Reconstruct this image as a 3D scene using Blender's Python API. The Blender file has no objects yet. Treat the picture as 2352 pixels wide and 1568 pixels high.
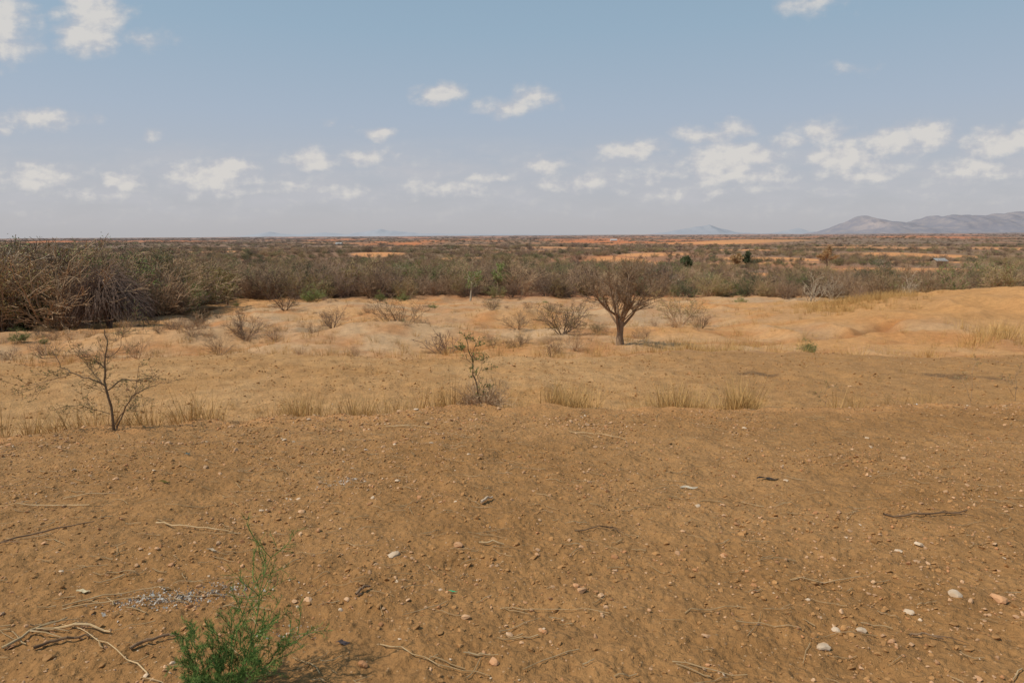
import bpy, math, random, bmesh
import numpy as np
from mathutils import Vector, Matrix, Euler
R = random.Random(7)
NR = np.random.default_rng(11)
scene = bpy.context.scene
scene.view_settings.view_transform = 'Standard'
scene.view_settings.look = 'None'
scene.view_settings.exposure = 0

# ------------------------------------------------------------------ noise
def _h(ix, iy, s):
    n = (ix.astype(np.int64)*374761393 + iy.astype(np.int64)*668265263 + s*144269) & 0xFFFFFFFF
    n = ((n ^ (n >> 13)) * 1274126177) & 0xFFFFFFFF
    n = n ^ (n >> 16)
    return (n & 0xFFFFFF)/float(0xFFFFFF)*2-1
def vn(x, y, s=0):
    ix = np.floor(x); iy = np.floor(y); fx = x-ix; fy = y-iy
    fx = fx*fx*fx*(fx*(fx*6-15)+10); fy = fy*fy*fy*(fy*(fy*6-15)+10)
    a = _h(ix, iy, s); b = _h(ix+1, iy, s); c = _h(ix, iy+1, s); d = _h(ix+1, iy+1, s)
    return (a*(1-fx)+b*fx)*(1-fy)+(c*(1-fx)+d*fx)*fy
def fbm(x, y, s=0, o=3):
    t = 0; a = 1.0; n = 0
    for i in range(o):
        t = t+a*vn(x*2**i+17.3*i, y*2**i-9.1*i, s+i); n += a; a *= .5
    return t/n
def ss(a, b, x):
    t = np.clip((x-a)/(b-a), 0, 1); return t*t*(3-2*t)

# ------------------------------------------------------------------ terrain
PY = [-200,0,3,9,9.12,9.8,17.9,18.2,19.8,28,45,70,100,130,300,700,1500,3000,8000,13500]
PZ = [3,0,-.21,-.66,-.69,-.98,-1.43,-1.48,-2.17,-2.86,-3.7,-4.9,-6.3,-7.4,-11,-13.2,-16,-17.5,-13.5,-6]
def crest_shift(x):
    return np.interp(x, [-9,-5,-2.2,-1,1.5,3,8], [1.3,.8,.2,-.05,-.05,.15,.0]) + .25*vn(x*.45, x*0, 5)+.14*vn(x*1.7, x*0, 6)+.05*vn(x*6, x*0, 7)
def warp(x, y):
    s1 = crest_shift(x)*(1-ss(11, 16, y))*ss(3, 7, y)
    s2 = (1.3*vn(x*.16, x*0, 8)+.4*vn(x*.6, x*0, 9))*ss(12, 17, y)*(1-ss(24, 36, y))
    return y+s1+s2
GUL = [(-17.0,37.0),(-19.0,40.5),(-19.6,43.0),(-22.0,47.0),(-22.8,50.0),(-25.8,57.0)]
GUL2 = [(9.0,27.5),(11.0,29.0),(13.0,29.2),(16.5,31.0),(19.0,33.5)]
GUL3 = [(-3.0,25.0),(-1.5,26.5),(1.0,27.0),(3.0,29.5)]
def gully(x, y, G=GUL):
    d = np.full(np.shape(x), 1e9)
    xx = x+.3*vn(x*1.1, y*1.1, 88); yy = y+.3*vn(x*1.1, y*1.1, 89)
    for (ax, ay), (bx, by) in zip(G[:-1], G[1:]):
        t = np.clip(((xx-ax)*(bx-ax)+(yy-ay)*(by-ay))/((bx-ax)**2+(by-ay)**2), 0, 1)
        d = np.minimum(d, np.hypot(xx-ax-t*(bx-ax), yy-ay-t*(by-ay)))
    return d
def hill_h(x, y):
    return 1.75*ss(10, 31, x)*np.exp(-((y-(41+.08*(x-30)))/9.5)**2)
def terrain(x, y):
    x = np.asarray(x, float); y = np.asarray(y, float)
    yw = warp(x, y)
    z = np.interp(yw, PY, PZ)
    z = z+np.exp(-((yw-8.9)/.3)**2)*(.015+.035*np.exp(-((x-.0)/2.0)**2))
    r = np.hypot(x, y)
    near = 1-ss(14, 24, r)
    cl = vn(x*21, y*21, 24)
    z = z+near*(.024*fbm(x*2.6, y*2.6, 21, 2)+.014*vn(x*8, y*8, 23)+.009*np.maximum(cl, -.1)+.006*vn(x*47, y*47, 25))
    z = z+.035*fbm(x*.45, y*.45, 31, 2)*ss(2, 5, r)
    z = z+ss(9.5, 11, y)*(1-ss(22, 26, y))*(.05*fbm(x*1.1, y*.7, 46, 3)+.03*vn(x*3.3, y*2.2, 47))
    m = ss(20, 27, y)*(1-ss(90, 200, y))
    z = z+m*(.28*fbm(x*.13, y*.16, 33, 3)+.20*(1-2*np.abs(vn(x*.35, y*.22, 36)))+.10*fbm(x*1.3, y*1.1, 35, 3))
    z = z+.72*np.exp(-((x+5.3)/3.8)**2-((y-29.5)/2.6)**2)
    z = z+.5*np.exp(-((x+14.5)/4.0)**2-((y-30)/2.4)**2)
    z = z+.45*np.exp(-((x+1)/4.5)**2-((y-44)/3.5)**2)+.5*np.exp(-((x+12)/5)**2-((y-52)/4)**2)
    z = z+.4*np.exp(-((x-9)/3)**2-((y-52)/6)**2)
    z = z+hill_h(x, y)
    z = z-.65*np.exp(-(gully(x, y)/.5)**2)-.35*np.exp(-(gully(x, y, GUL2)/.5)**2)-.3*np.exp(-(gully(x, y, GUL3)/.45)**2)
    z = z+ss(150, 400, y)*3.0*fbm(x*.008, y*.008, 41, 2)+ss(500, 1500, y)*8*fbm(x*.0012, y*.002, 43, 2)
    return z
def tz(x, y): return float(terrain(np.array([x]), np.array([y]))[0])

front = np.radians(np.linspace(-50, 50, 760))
back = np.radians(np.linspace(50, 310, 70))[1:-1]
ang = np.concatenate([front, back]); NA = len(ang)
rr = [0.3]
while rr[-1] < 13500:
    r = rr[-1]
    rr.append(r*(1+(.03 if r < 2 else .0045 if r < 12 else .0075 if r < 80 else .010)))
rr = np.array(rr); NRr = len(rr)
A, Rg = np.meshgrid(ang, rr)
X = (np.sin(A)*Rg).ravel(); Y = (np.cos(A)*Rg).ravel()
Z = terrain(X, Y)
verts = np.stack([X, Y, Z], 1)
verts = np.vstack([verts, [[0, 0, tz(0, 0)]]])
i = np.arange(NRr-1)[:, None]; j = np.arange(NA)[None, :]; j2 = (j+1) % NA
quads = np.stack([(i*NA+j), (i*NA+j2), ((i+1)*NA+j2), ((i+1)*NA+j)], -1).reshape(-1, 4)[:, ::-1]
jj = np.arange(NA); tris = np.stack([np.full(NA, len(verts)-1), jj, (jj+1) % NA], 1)[:, ::-1]
me = bpy.data.meshes.new("ground_terrain")
nq, nt = len(quads), len(tris)
me.vertices.add(len(verts)); me.vertices.foreach_set("co", verts.ravel())
me.loops.add(nq*4+nt*3)
me.loops.foreach_set("vertex_index", np.concatenate([quads.ravel(), tris.ravel()]).astype(np.int32))
me.polygons.add(nq+nt)
me.polygons.foreach_set("loop_start", np.concatenate([np.arange(nq)*4, nq*4+np.arange(nt)*3]).astype(np.int32))
me.polygons.foreach_set("use_smooth", np.ones(nq+nt, bool))
me.update(calc_edges=True); me.validate()

FIELDS = [(54,345,18,75),(-8,330,6,40),(62,168,6,22),(112,190,22,20),(180,560,50,70),(-300,1250,120,120),(-80,1500,100,120),
          (330,620,60,60),(-160,900,50,70),(420,1400,200,120),(130,330,30,35),(225,320,20,30),(-620,1900,200,200),
          (90,262,34,13),(160,255,26,11),(20,240,14,16),(-90,480,20,30),(420,560,40,40),(-260,640,40,40),(60,760,60,60),(500,900,90,90),(-420,1000,90,80),
          (-110,300,12,30),(-30,420,26,30),(95,430,24,40),(250,430,40,30),(-200,430,20,30),(48,140,5,12),(20,640,40,40)]
def field_mask(x, y):
    m = np.zeros(np.shape(x))
    n = .5*fbm(x*.03, y*.02, 77, 2)
    for (fx, fy, sx, sy) in FIELDS:
        d = ((x-fx)/sx)**2+((y-fy)/sy)**2
        m = np.maximum(m, 1-ss(.55, 1.1, d+n))
    return m
def mixc(a, b, t): return a*(1-t[:, None])+b*t[:, None]
def C(*a): return np.array(a, float)[None, :]
Xv, Yv = verts[:, 0], verts[:, 1]
yw = warp(Xv, Yv); rv = np.hypot(Xv, Yv)
n1 = fbm(Xv*.6, Yv*.6, 51, 3); n2 = fbm(Xv*.12, Yv*.15, 52, 3); n3 = fbm(Xv*2.5, Yv*2.5, 53, 2)
col = np.repeat(C(.325, .163, .060), len(Xv), 0)
col = mixc(col, C(.40, .212, .086), np.clip(.5+n1*1.1, 0, 1)*.7)
col = mixc(col, C(.52, .255, .10), np.exp(-((yw-8.95)/.3)**2)*np.clip(.6+n3*.7, 0, 1)*.85)
c2 = mixc(np.repeat(C(.42, .22, .085), len(Xv), 0), C(.48, .27, .118), np.clip(.5+n1, 0, 1))
c2 = mixc(c2, C(.35, .175, .066), np.clip(n3*1.5, 0, 1)*.5)
c2 = mixc(c2, C(.33, .168, .064), ss(1, 6, Xv)*np.clip(.7+n1*.6, 0, 1)*.85)
for (px, py, sx, sy) in ((5.2, 14.2, .4, .4), (8.9, 13.7, .6, .45), (9.7, 13.6, .3, .3)):
    c2 = mixc(c2, C(.16, .09, .045), (1-ss(.4, 1.2, ((Xv-px)/sx)**2+((Yv-py)/sy)**2+.9*n3))*.75)
col = mixc(col, c2, ss(9.08, 9.25, yw))
sand = mixc(np.repeat(C(.51, .26, .104), len(Xv), 0), C(.51, .315, .17), np.clip(.5+n2*1.6, 0, 1))
sand = mixc(sand, C(.44, .19, .068), np.clip(n1*1.6+.2, 0, 1)*.75)
sand = mixc(sand, C(.39, .25, .15), ss(.2, .6, fbm(Xv*.2, Yv*.25, 57, 3)+.2)*.45)
sand = mixc(sand, C(.50, .255, .096), np.clip(hill_h(Xv, Yv)/.8, 0, 1)*.8)
sand = mixc(sand, C(.37, .185, .072), np.clip(hill_h(Xv, Yv)/.8, 0, 1)*np.clip(fbm(Xv*.9, Yv*1.5, 58, 3)*1.8+.1, 0, 1)*.5)
col = mixc(col, sand, ss(17.7, 18.5, yw+.5*n1))
for G in (GUL, GUL2, GUL3): col = mixc(col, C(.34, .14, .048), np.exp(-(gully(Xv, Yv, G)/.55)**2)*.75)
nf = fbm(Xv*.02, Yv*.012, 61, 3); nf2 = fbm(Xv*.004, Yv*.0016, 62, 3)
far = mixc(np.repeat(C(.25, .14, .085), len(Xv), 0), C(.47, .18, .072), np.clip(nf*1.6+nf2*1.5+.0, 0, 1))
far = mixc(far, C(.15, .12, .06), np.clip(-nf*1.5, 0, 1)*.5)
far = mixc(far, C(.58, .26, .105), field_mask(Xv, Yv))
far = mixc(far, C(.50, .165, .065), np.clip(nf2*2-.25, 0, 1)*ss(400, 1200, rv)*.9)
far = mixc(far, C(.20, .14, .10), np.clip(-nf2*2+.2, 0, 1)*ss(400, 1200, rv)*.8)
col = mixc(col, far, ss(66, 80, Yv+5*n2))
col = mixc(col, C(.27, .225, .22), ss(400, 9000, rv)*.68)  # aerial haze painted into the ground colour, stronger with distance
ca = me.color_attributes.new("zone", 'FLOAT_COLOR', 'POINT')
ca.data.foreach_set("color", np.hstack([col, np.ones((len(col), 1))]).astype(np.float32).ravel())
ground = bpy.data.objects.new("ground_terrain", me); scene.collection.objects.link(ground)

def newmat(name):
    m = bpy.data.materials.new(name); m.use_nodes = True
    nt = m.node_tree; b = nt.nodes["Principled BSDF"]
    b.inputs["Roughness"].default_value = .9
    b.inputs["Specular IOR Level"].default_value = .12
    return m, nt, b
gm, nt_, b = newmat("dry_earth")
N = nt_.nodes.new; Lk = nt_.links.new
geo = N("ShaderNodeNewGeometry"); at = N("ShaderNodeVertexColor"); at.layer_name = "zone"
def noise(nt, vec, sc, det=4, rough=.6):
    n = nt.nodes.new("ShaderNodeTexNoise"); n.inputs["Scale"].default_value = sc
    n.inputs["Detail"].default_value = det; n.inputs["Roughness"].default_value = rough
    nt.links.new(vec, n.inputs["Vector"]); return n
def mrange(nt, v, a, b_, c, d, clamp=True):
    n = nt.nodes.new("ShaderNodeMapRange"); n.clamp = clamp
    for k, x in zip(("From Min", "From Max", "To Min", "To Max"), (a, b_, c, d)): n.inputs[k].default_value = x
    nt.links.new(v, n.inputs["Value"]); return n.outputs["Result"]
def mathn(nt, op, a, b_=None, c=None):
    n = nt.nodes.new("ShaderNodeMath"); n.operation = op
    for k, x in enumerate((a, b_, c)):
        if x is None: continue
        if isinstance(x, (int, float)): n.inputs[k].default_value = x
        else: nt.links.new(x, n.inputs[k])
    return n.outputs[0]
def mixcol(nt, f, a, b_, mode='MIX'):
    n = nt.nodes.new("ShaderNodeMix"); n.data_type = 'RGBA'; n.blend_type = mode
    for k, x in ((0, f), (6, a), (7, b_)):
        if isinstance(x, (int, float)): n.inputs[k].default_value = x
        elif isinstance(x, tuple): n.inputs[k].default_value = (*x, 1) if len(x) == 3 else x
        else: nt.links.new(x, n.inputs[k])
    return n.outputs[2]
P0 = geo.outputs["Position"]
na = noise(nt_, P0, 4, 5, .65); nb = noise(nt_, P0, 24, 5, .7); nc = noise(nt_, P0, 90, 3, .7)
vor = N("ShaderNodeTexVoronoi"); vor.inputs["Scale"].default_value = 45; Lk(P0, vor.inputs["Vector"])
vor2 = N("ShaderNodeTexVoronoi"); vor2.inputs["Scale"].default_value = 22; Lk(P0, vor2.inputs["Vector"])
f = mathn(nt_, 'ADD', mrange(nt_, na.outputs[0], .3, .7, .82, 1.16), mrange(nt_, nb.outputs[0], .3, .7, -.17, .17))
f = mathn(nt_, 'ADD', f, mrange(nt_, nc.outputs[0], .3, .7, -.12, .12))
cc = N("ShaderNodeCombineColor"); [Lk(f, cc.inputs[k]) for k in range(3)]
c = mixcol(nt_, 1.0, at.outputs["Color"], cc.outputs[0], 'MULTIPLY')
sepc = N("ShaderNodeSeparateColor"); Lk(vor.outputs["Color"], sepc.inputs[0])
sp = mathn(nt_, 'MULTIPLY', mrange(nt_, vor.outputs["Distance"], .25, .33, 1, 0), mrange(nt_, sepc.outputs[0], .86, .89, 0, .7))
c = mixcol(nt_, sp, c, (.56, .34, .18))
sp2 = mathn(nt_, 'MULTIPLY', mrange(nt_, vor.outputs["Distance"], .2, .4, 1, 0), mrange(nt_, sepc.outputs[1], .84, .88, 0, .5))
c = mixcol(nt_, sp2, c, (.14, .066, .027))
Lk(c, b.inputs["Base Color"])
hsum = mathn(nt_, 'ADD', mathn(nt_, 'MULTIPLY', nb.outputs[0], 1.0), mathn(nt_, 'MULTIPLY', nc.outputs[0], .4))
hsum = mathn(nt_, 'ADD', hsum, mathn(nt_, 'MULTIPLY', sp, .25))
hsum = mathn(nt_, 'ADD', hsum, mrange(nt_, vor2.outputs["Distance"], .1, .6, .4, 0))
bp = N("ShaderNodeBump"); bp.inputs["Strength"].default_value = .85; bp.inputs["Distance"].default_value = .03
Lk(hsum, bp.inputs["Height"]); Lk(bp.outputs[0], b.inputs["Normal"])
me.materials.append(gm)

# ------------------------------------------------------------------ materials
def tmat(name, c1, c2, sc=8, vrange=(.75, 1.25), haze_tint=False, c3=None, rough=.85):
    m, nt, b = newmat(name)
    b.inputs["Roughness"].default_value = rough
    g = nt.nodes.new("ShaderNodeNewGeometry"); oi = nt.nodes.new("ShaderNodeObjectInfo")
    tc = nt.nodes.new("ShaderNodeTexCoord")
    n = noise(nt, tc.outputs["Object"], sc, 2)
    c = mixcol(nt, mrange(nt, n.outputs[0], .35, .65, 0, 1), c1, c2)
    if c3: c = mixcol(nt, mrange(nt, oi.outputs["Random"], .35, .9, 0, 1), c, c3)
    w = nt.nodes.new("ShaderNodeTexWhiteNoise"); w.noise_dimensions = '1D'; nt.links.new(oi.outputs["Random"], w.inputs["W"])
    v = mrange(nt, w.outputs["Value"], 0, 1, *vrange)
    k = nt.nodes.new("ShaderNodeCombineColor"); [nt.links.new(v, k.inputs[q]) for q in range(3)]
    c = mixcol(nt, 1.0, c, k.outputs[0], 'MULTIPLY')
    if haze_tint:
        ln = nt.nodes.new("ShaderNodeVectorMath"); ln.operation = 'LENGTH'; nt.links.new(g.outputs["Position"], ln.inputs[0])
        c = mixcol(nt, mrange(nt, ln.outputs["Value"], 60, 3800, 0.02, .88), c, (.30, .245, .235))  # painted air haze: base colour pales with distance from the origin
    nt.links.new(c, b.inputs["Base Color"])
    return m
M_bark = tmat("grey_brown_bark", (.26, .17, .105), (.37, .25, .165), 6)
M_twig = tmat("dry_twig", (.37, .235, .135), (.50, .335, .20), 3, haze_tint=True, c3=(.25, .165, .115), vrange=(.55, 1.3))
M_dark = tmat("dark_thorn_twig", (.15, .10, .075), (.23, .15, .11), 3, haze_tint=True)
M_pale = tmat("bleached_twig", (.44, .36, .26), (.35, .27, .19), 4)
M_leafb = tmat("dead_brown_leaf", (.35, .20, .09), (.43, .265, .12), 5, haze_tint=True, vrange=(.6, 1.3))
M_olive = tmat("olive_leaf", (.20, .18, .055), (.29, .245, .085), 3, haze_tint=True, c3=(.35, .25, .10))
M_green = tmat("green_leaf", (.15, .20, .055), (.25, .29, .09), 3, haze_tint=True)
M_dkgreen = tmat("dark_green_leaf", (.07, .095, .04), (.12, .14, .055), 2, haze_tint=True)
M_weed = tmat("weed_green", (.09, .16, .035), (.17, .23, .06), 8)
M_straw = tmat("straw", (.58, .41, .23), (.46, .30, .15), 10, vrange=(.7, 1.2))
M_grass = tmat("dry_grass", (.60, .38, .15), (.47, .28, .105), 6, vrange=(.75, 1.2))
M_stickd = tmat("dark_stick", (.16, .095, .055), (.25, .155, .09), 12)
M_rock = tmat("pink_quartz_pebble", (.53, .30, .155), (.61, .39, .235), 1.5, vrange=(.7, 1.1), c3=(.46, .215, .095))
M_white = tmat("pale_stone", (.64, .48, .34), (.55, .38, .24), 1.5, vrange=(.85, 1.05))
M_clod = tmat("soil_clod", (.33, .165, .062), (.42, .22, .088), 2, vrange=(.78, 1.12))
M_ash = tmat("pale_ash", (.50, .46, .41), (.38, .30, .23), 20)

# ------------------------------------------------------------------ mesh builder
class MB:
    def __init__(s): s.v = []; s.f = []; s.m = []
    def tube(s, pts, rad, n=3, mi=0):
        base = len(s.v); K = len(pts)
        d = (pts[-1]-pts[0])
        ref = Vector((0, 0, 1)) if abs(d.normalized().z) < .8 else Vector((1, 0, 0))
        for k in range(K):
            t = (pts[min(k+1, K-1)]-pts[max(k-1, 0)]).normalized()
            a = t.cross(ref)
            if a.length < 1e-4: a = Vector((1, 0, 0))
            a.normalize(); bb = t.cross(a)
            for q in range(n):
                an = 2*math.pi*q/n
                s.v.append(pts[k]+(a*math.cos(an)+bb*math.sin(an))*rad[k])
        for k in range(K-1):
            for q in range(n):
                q2 = (q+1) % n
                s.f.append((base+k*n+q, base+k*n+q2, base+(k+1)*n+q2, base+(k+1)*n+q)); s.m.append(mi)
        s.f.append(tuple(base+(K-1)*n+q for q in range(n))); s.m.append(mi)
    def leaf(s, p, L, w, rng, mi=1, up=0.0):
        d = Vector((rng.gauss(0, 1), rng.gauss(0, 1), rng.gauss(0, 1)+up)).normalized()
        e = d.cross(Vector((rng.gauss(0, 1), rng.gauss(0, 1), rng.gauss(0, 1)))).normalized()
        b0 = len(s.v); s.v += [p, p+d*L*.5+e*w, p+d*L, p+d*L*.5-e*w]
        s.f.append((b0, b0+1, b0+2, b0+3)); s.m.append(mi)
    def blade(s, p, d, L, w, bend, mi=0, seg=3):
        b0 = len(s.v); side = d.cross(Vector((0, 0, 1)))
        if side.length < 1e-3: side = Vector((1, 0, 0))
        side.normalize(); q = Matrix.Rotation(R.uniform(0, 3.1), 3, 'Z'); side = q @ side
        c = p.copy(); dd = d.copy()
        for k in range(seg+1):
            ww = w*(1-.8*k/seg)
            s.v += [c-side*ww, c+side*ww]
            c = c+dd*(L/seg); dd = (dd+bend/seg).normalized()
        for k in range(seg):
            s.f.append((b0+2*k, b0+2*k+1, b0+2*k+3, b0+2*k+2)); s.m.append(mi)
    def norm(s, H, wf=1.0):
        zz = sorted(v.z for v in s.v); k = H/zz[int(len(zz)*.985)]
        s.v = [Vector((v.x*k*wf, v.y*k*wf, v.z*k)) for v in s.v]
    def mesh(s, name, mats, smooth=False):
        m = bpy.data.meshes.new(name); m.from_pydata([tuple(v) for v in s.v], [], s.f)
        for x in mats: m.materials.append(x)
        m.polygons.foreach_set("material_index", s.m)
        if smooth: m.polygons.foreach_set("use_smooth", [True]*len(s.f))
        m.update(); return m
def obj(name, mesh, loc=(0, 0, 0), rz=0, sc=1.0, coll=None):
    o = bpy.data.objects.new(name, mesh); o.location = loc; o.rotation_euler = (0, 0, rz)
    o.scale = (sc, sc, sc) if isinstance(sc, (int, float)) else sc
    (coll or scene.collection).objects.link(o); return o
def rdir(rng): return Vector((rng.gauss(0, 1), rng.gauss(0, 1), rng.gauss(0, 1))).normalized()
def grow(mb, rng, p, d, L, r, lvl, P):
    ns = P['seg'][lvl]; pts = [p.copy()]; rad = [r]; ds = [d.copy()]
    for k in range(ns):
        d = (d+rdir(rng)*P['wob'][lvl]+Vector((0, 0, P['trop'][lvl]))).normalized()
        p = p+d*(L/ns); pts.append(p.copy()); ds.append(d.copy())
        rad.append(max(r*(1-(k+1)/ns*P['tap'][lvl]), P['rmin']))
    mb.tube(pts, rad, P['sides'][lvl], 0)
    last = lvl == len(P['n'])
    if not last:
        nc = P['n'][lvl]
        for c in range(nc):
            t = P['t0'][lvl]+(1-P['t0'][lvl])*((c+rng.random())/nc)
            f = t*ns; k = min(int(f), ns-1); q = pts[k].lerp(pts[k+1], f-k)
            a = math.radians(rng.uniform(*P['ang'][lvl]))
            ax = ds[k+1].cross(rdir(rng)).normalized()
            nd = (Matrix.Rotation(a, 3, ax) @ ds[k+1]).normalized()
            if nd.z < P.get('minz', -.3): nd.z = abs(nd.z)*.3; nd.normalize()
            rr_ = max(rad[k]*P['rr'], P['rmin'])
            grow(mb, rng, q, nd, L*P['lr'][lvl]*rng.uniform(.7, 1.15)*(1-.35*t), rr_, lvl+1, P)
    if lvl >= P.get('leaf_from', 99):
        for q in range(P['leafn']):
            k = rng.randrange(ns); t = rng.random()
            pp = pts[k].lerp(pts[k+1], t)+rdir(rng)*P['leafs']*rng.random()*P.get('lsp', 1)
            mb.leaf(pp, P['leafs']*rng.uniform(.6, 1.3), P['leafs']*.3, rng, 1)
def shrub(seed, H=1.0, stems=9, spread=55, n=(6, 5), leafn=0, leafs=.05, rmin=.004, r0=.02, wob=.22, mats=None, name="shrub", leaf_from=2, lsp=2, trop=.06, minz=-.2, lr=(.55, .55)):
    rng = random.Random(seed); mb = MB()
    P = dict(seg=[4, 3, 2, 2], wob=[wob]*4, trop=[trop, trop*.7, 0, 0], tap=[.7, .7, .6, .6], rmin=rmin, sides=[4, 3, 3, 3],
             n=n, t0=[.2, .15, .1], ang=[(25, 65), (25, 70), (25, 70)], rr=.6, lr=list(lr)+[.5], leaf_from=leaf_from, leafn=leafn, leafs=leafs, lsp=lsp, minz=minz)
    for s in range(stems):
        a = rng.uniform(0, 2*math.pi); t = math.radians(spread)*math.sqrt(rng.random())
        d = Vector((math.sin(t)*math.cos(a), math.sin(t)*math.sin(a), math.cos(t)))
        grow(mb, rng, Vector((math.cos(a)*.06*H*rng.random(), math.sin(a)*.06*H*rng.random(), -.03*H)), d, H*rng.uniform(.6, 1.0)*(1-.15*t), r0*H*rng.uniform(.6, 1.1), 0, P)
    mb.norm(1.0)
    return mb.mesh(name, mats)

def scatter(name, variants, pts, rots, scls, idx):
    coll = bpy.data.collections.new(name+"_variants")
    for k, m in enumerate(variants):
        coll.objects.link(bpy.data.objects.new("%s_part_%02d" % (name, k), m))
    me = bpy.data.meshes.new(name); me.vertices.add(len(pts)); me.vertices.foreach_set("co", np.asarray(pts, np.float32).ravel())
    a = me.attributes.new("rot", 'FLOAT_VECTOR', 'POINT'); a.data.foreach_set("vector", np.asarray(rots, np.float32).ravel())
    a = me.attributes.new("scl", 'FLOAT_VECTOR', 'POINT'); a.data.foreach_set("vector", np.asarray(scls, np.float32).ravel())
    a = me.attributes.new("idx", 'INT', 'POINT'); a.data.foreach_set("value", np.asarray(idx, np.int32))
    o = bpy.data.objects.new(name, me); scene.collection.objects.link(o)
    ng = bpy.data.node_groups.new(name+"_nodes", 'GeometryNodeTree')
    ng.interface.new_socket(name="Geometry", in_out='INPUT', socket_type='NodeSocketGeometry')
    ng.interface.new_socket(name="Geometry", in_out='OUTPUT', socket_type='NodeSocketGeometry')
    gi = ng.nodes.new("NodeGroupInput"); go = ng.nodes.new("NodeGroupOutput")
    iop = ng.nodes.new("GeometryNodeInstanceOnPoints"); ci = ng.nodes.new("GeometryNodeCollectionInfo")
    ci.inputs["Collection"].default_value = coll; ci.inputs["Separate Children"].default_value = True; ci.inputs["Reset Children"].default_value = True
    iop.inputs["Pick Instance"].default_value = True
    ng.links.new(gi.outputs[0], iop.inputs["Points"]); ng.links.new(ci.outputs[0], iop.inputs["Instance"])
    for nm, ty, so in (("rot", 'FLOAT_VECTOR', "Rotation"), ("scl", 'FLOAT_VECTOR', "Scale"), ("idx", 'INT', "Instance Index")):
        na_ = ng.nodes.new("GeometryNodeInputNamedAttribute"); na_.data_type = ty; na_.inputs["Name"].default_value = nm
        ng.links.new(na_.outputs["Attribute"], iop.inputs[so])
    ng.links.new(iop.outputs[0], go.inputs[0])
    md = o.modifiers.new("scatter", 'NODES'); md.node_group = ng
    return o
def zrot(n, tilt=0.08):
    return np.stack([NR.normal(0, tilt, n), NR.normal(0, tilt, n), NR.uniform(0, 6.283, n)], 1)

# ------------------------------------------------------------------ scrub meshes
bushes = []
for s in range(5):
    bushes.append(shrub(100+s, 1.0, 16, 58, (7, 6), 2, .016, .0026, .013, mats=[M_dark if s == 4 else M_twig, M_leafb], name="bare_bush", lsp=3))
for s in range(2):
    bushes.append(shrub(120+s, 1.0, 12, 58, (7, 6), 10, .020, .0028, .014, mats=[M_twig, M_olive], name="olive_bush", lsp=4))
bushes.append(shrub(130, 1.0, 12, 52, (7, 6), 12, .020, .0028, .014, mats=[M_twig, M_green], name="green_bush", lsp=4))
bushes.append(shrub(131, 1.0, 11, 60, (7, 6), 16, .024, .0028, .015, mats=[M_dark, M_dkgreen], name="dark_green_bush", lsp=4))
bushes.append(shrub(132, 1.0, 9, 50, (7, 6), 0, .05, .003, .015, mats=[M_pale, M_olive], name="bleached_bush", lsp=4))
WB = np.array([.15, .15, .15, .15, .15, .09, .08, .045, .03, .014]); WB = WB/WB.sum()

def yfront(bx): return np.interp(bx, [-.9, -.62, -.53, -.46, -.4, .2, .35, .55, .9], [35, 37, 43, 58, 70, 72, 68, 60, 60])
def hbush(bx): return np.interp(bx, [-.9, -.7, -.5, -.4, .1, .3, .9], [4.0, 3.8, 3.3, 3.0, 2.75, 2.1, 2.2])
def thick(n, y0, y1, dens_pow, near=True):
    bx = NR.uniform(-1.05, 1.05, n); u = NR.random(n)
    yf = yfront(bx) if near else np.full(n, y0)
    y = yf*(y1/yf)**(u**dens_pow)
    y = y+np.abs(NR.normal(0, 4.5, n))*near
    x = bx*y
    keep = field_mask(x, y) < .35
    dn = fbm(x*.02, y*.012, 61, 3)*1.3+fbm(x*.004, y*.0016, 62, 3)*1.5
    thr = np.where(y > 400, .40, np.where(y > 150, .15, .35))
    keep &= (dn < NR.normal(0, .2, n)+thr) | ((y < 95) & (NR.random(n) < .55))
    x = x[keep]; y = y[keep]; bx = bx[keep]; k = len(x)
    h = hbush(bx)*np.exp(NR.normal(-.28, .34, k))
    h = np.clip(h, .6, 4.2)
    h = h*np.interp(y, [72, 110, 180, 400, 5000], [1, .95, .9, 1.0, 1.6])
    w = h*NR.uniform(.85, 1.3, k)*(1+np.clip(y/1500, 0, 4))
    z = terrain(x, y)
    sel = NR.choice(len(bushes), k, p=WB)
    gp = fbm(x*.03, y*.02, 91, 2)
    gsel = (gp > .1) & (NR.random(k) < .5)
    sel = np.where(gsel, NR.choice([5, 6, 7, 8], k, p=[.38, .27, .2, .15]), sel)
    return np.stack([x, y, z-.1], 1), np.stack([w, w, h], 1), sel
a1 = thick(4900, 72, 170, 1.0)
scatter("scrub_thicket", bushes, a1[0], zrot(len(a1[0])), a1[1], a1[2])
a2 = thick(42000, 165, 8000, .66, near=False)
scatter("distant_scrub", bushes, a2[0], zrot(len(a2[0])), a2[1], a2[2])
nb_ = 460
a3x = NR.uniform(-1.05, -.47, nb_); a3y = yfront(a3x)+np.abs(NR.normal(0, 9, nb_))
kk = ~((a3x > -.67) & (a3x < -.52) & (a3y < 47)); a3x = a3x[kk]; a3y = a3y[kk]; nb_ = len(a3x)
a3h = hbush(a3x)*np.exp(NR.normal(-.10, .28, nb_)); a3w = a3h*NR.uniform(.75, 1.15, nb_)
XX = a3x*a3y
scatter("roadside_scrub", bushes, np.stack([XX, a3y, terrain(XX, a3y)-.1], 1), zrot(nb_), np.stack([a3w, a3w, np.clip(a3h, 1, 4.2)], 1), NR.choice(len(bushes), nb_, p=WB))

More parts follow.
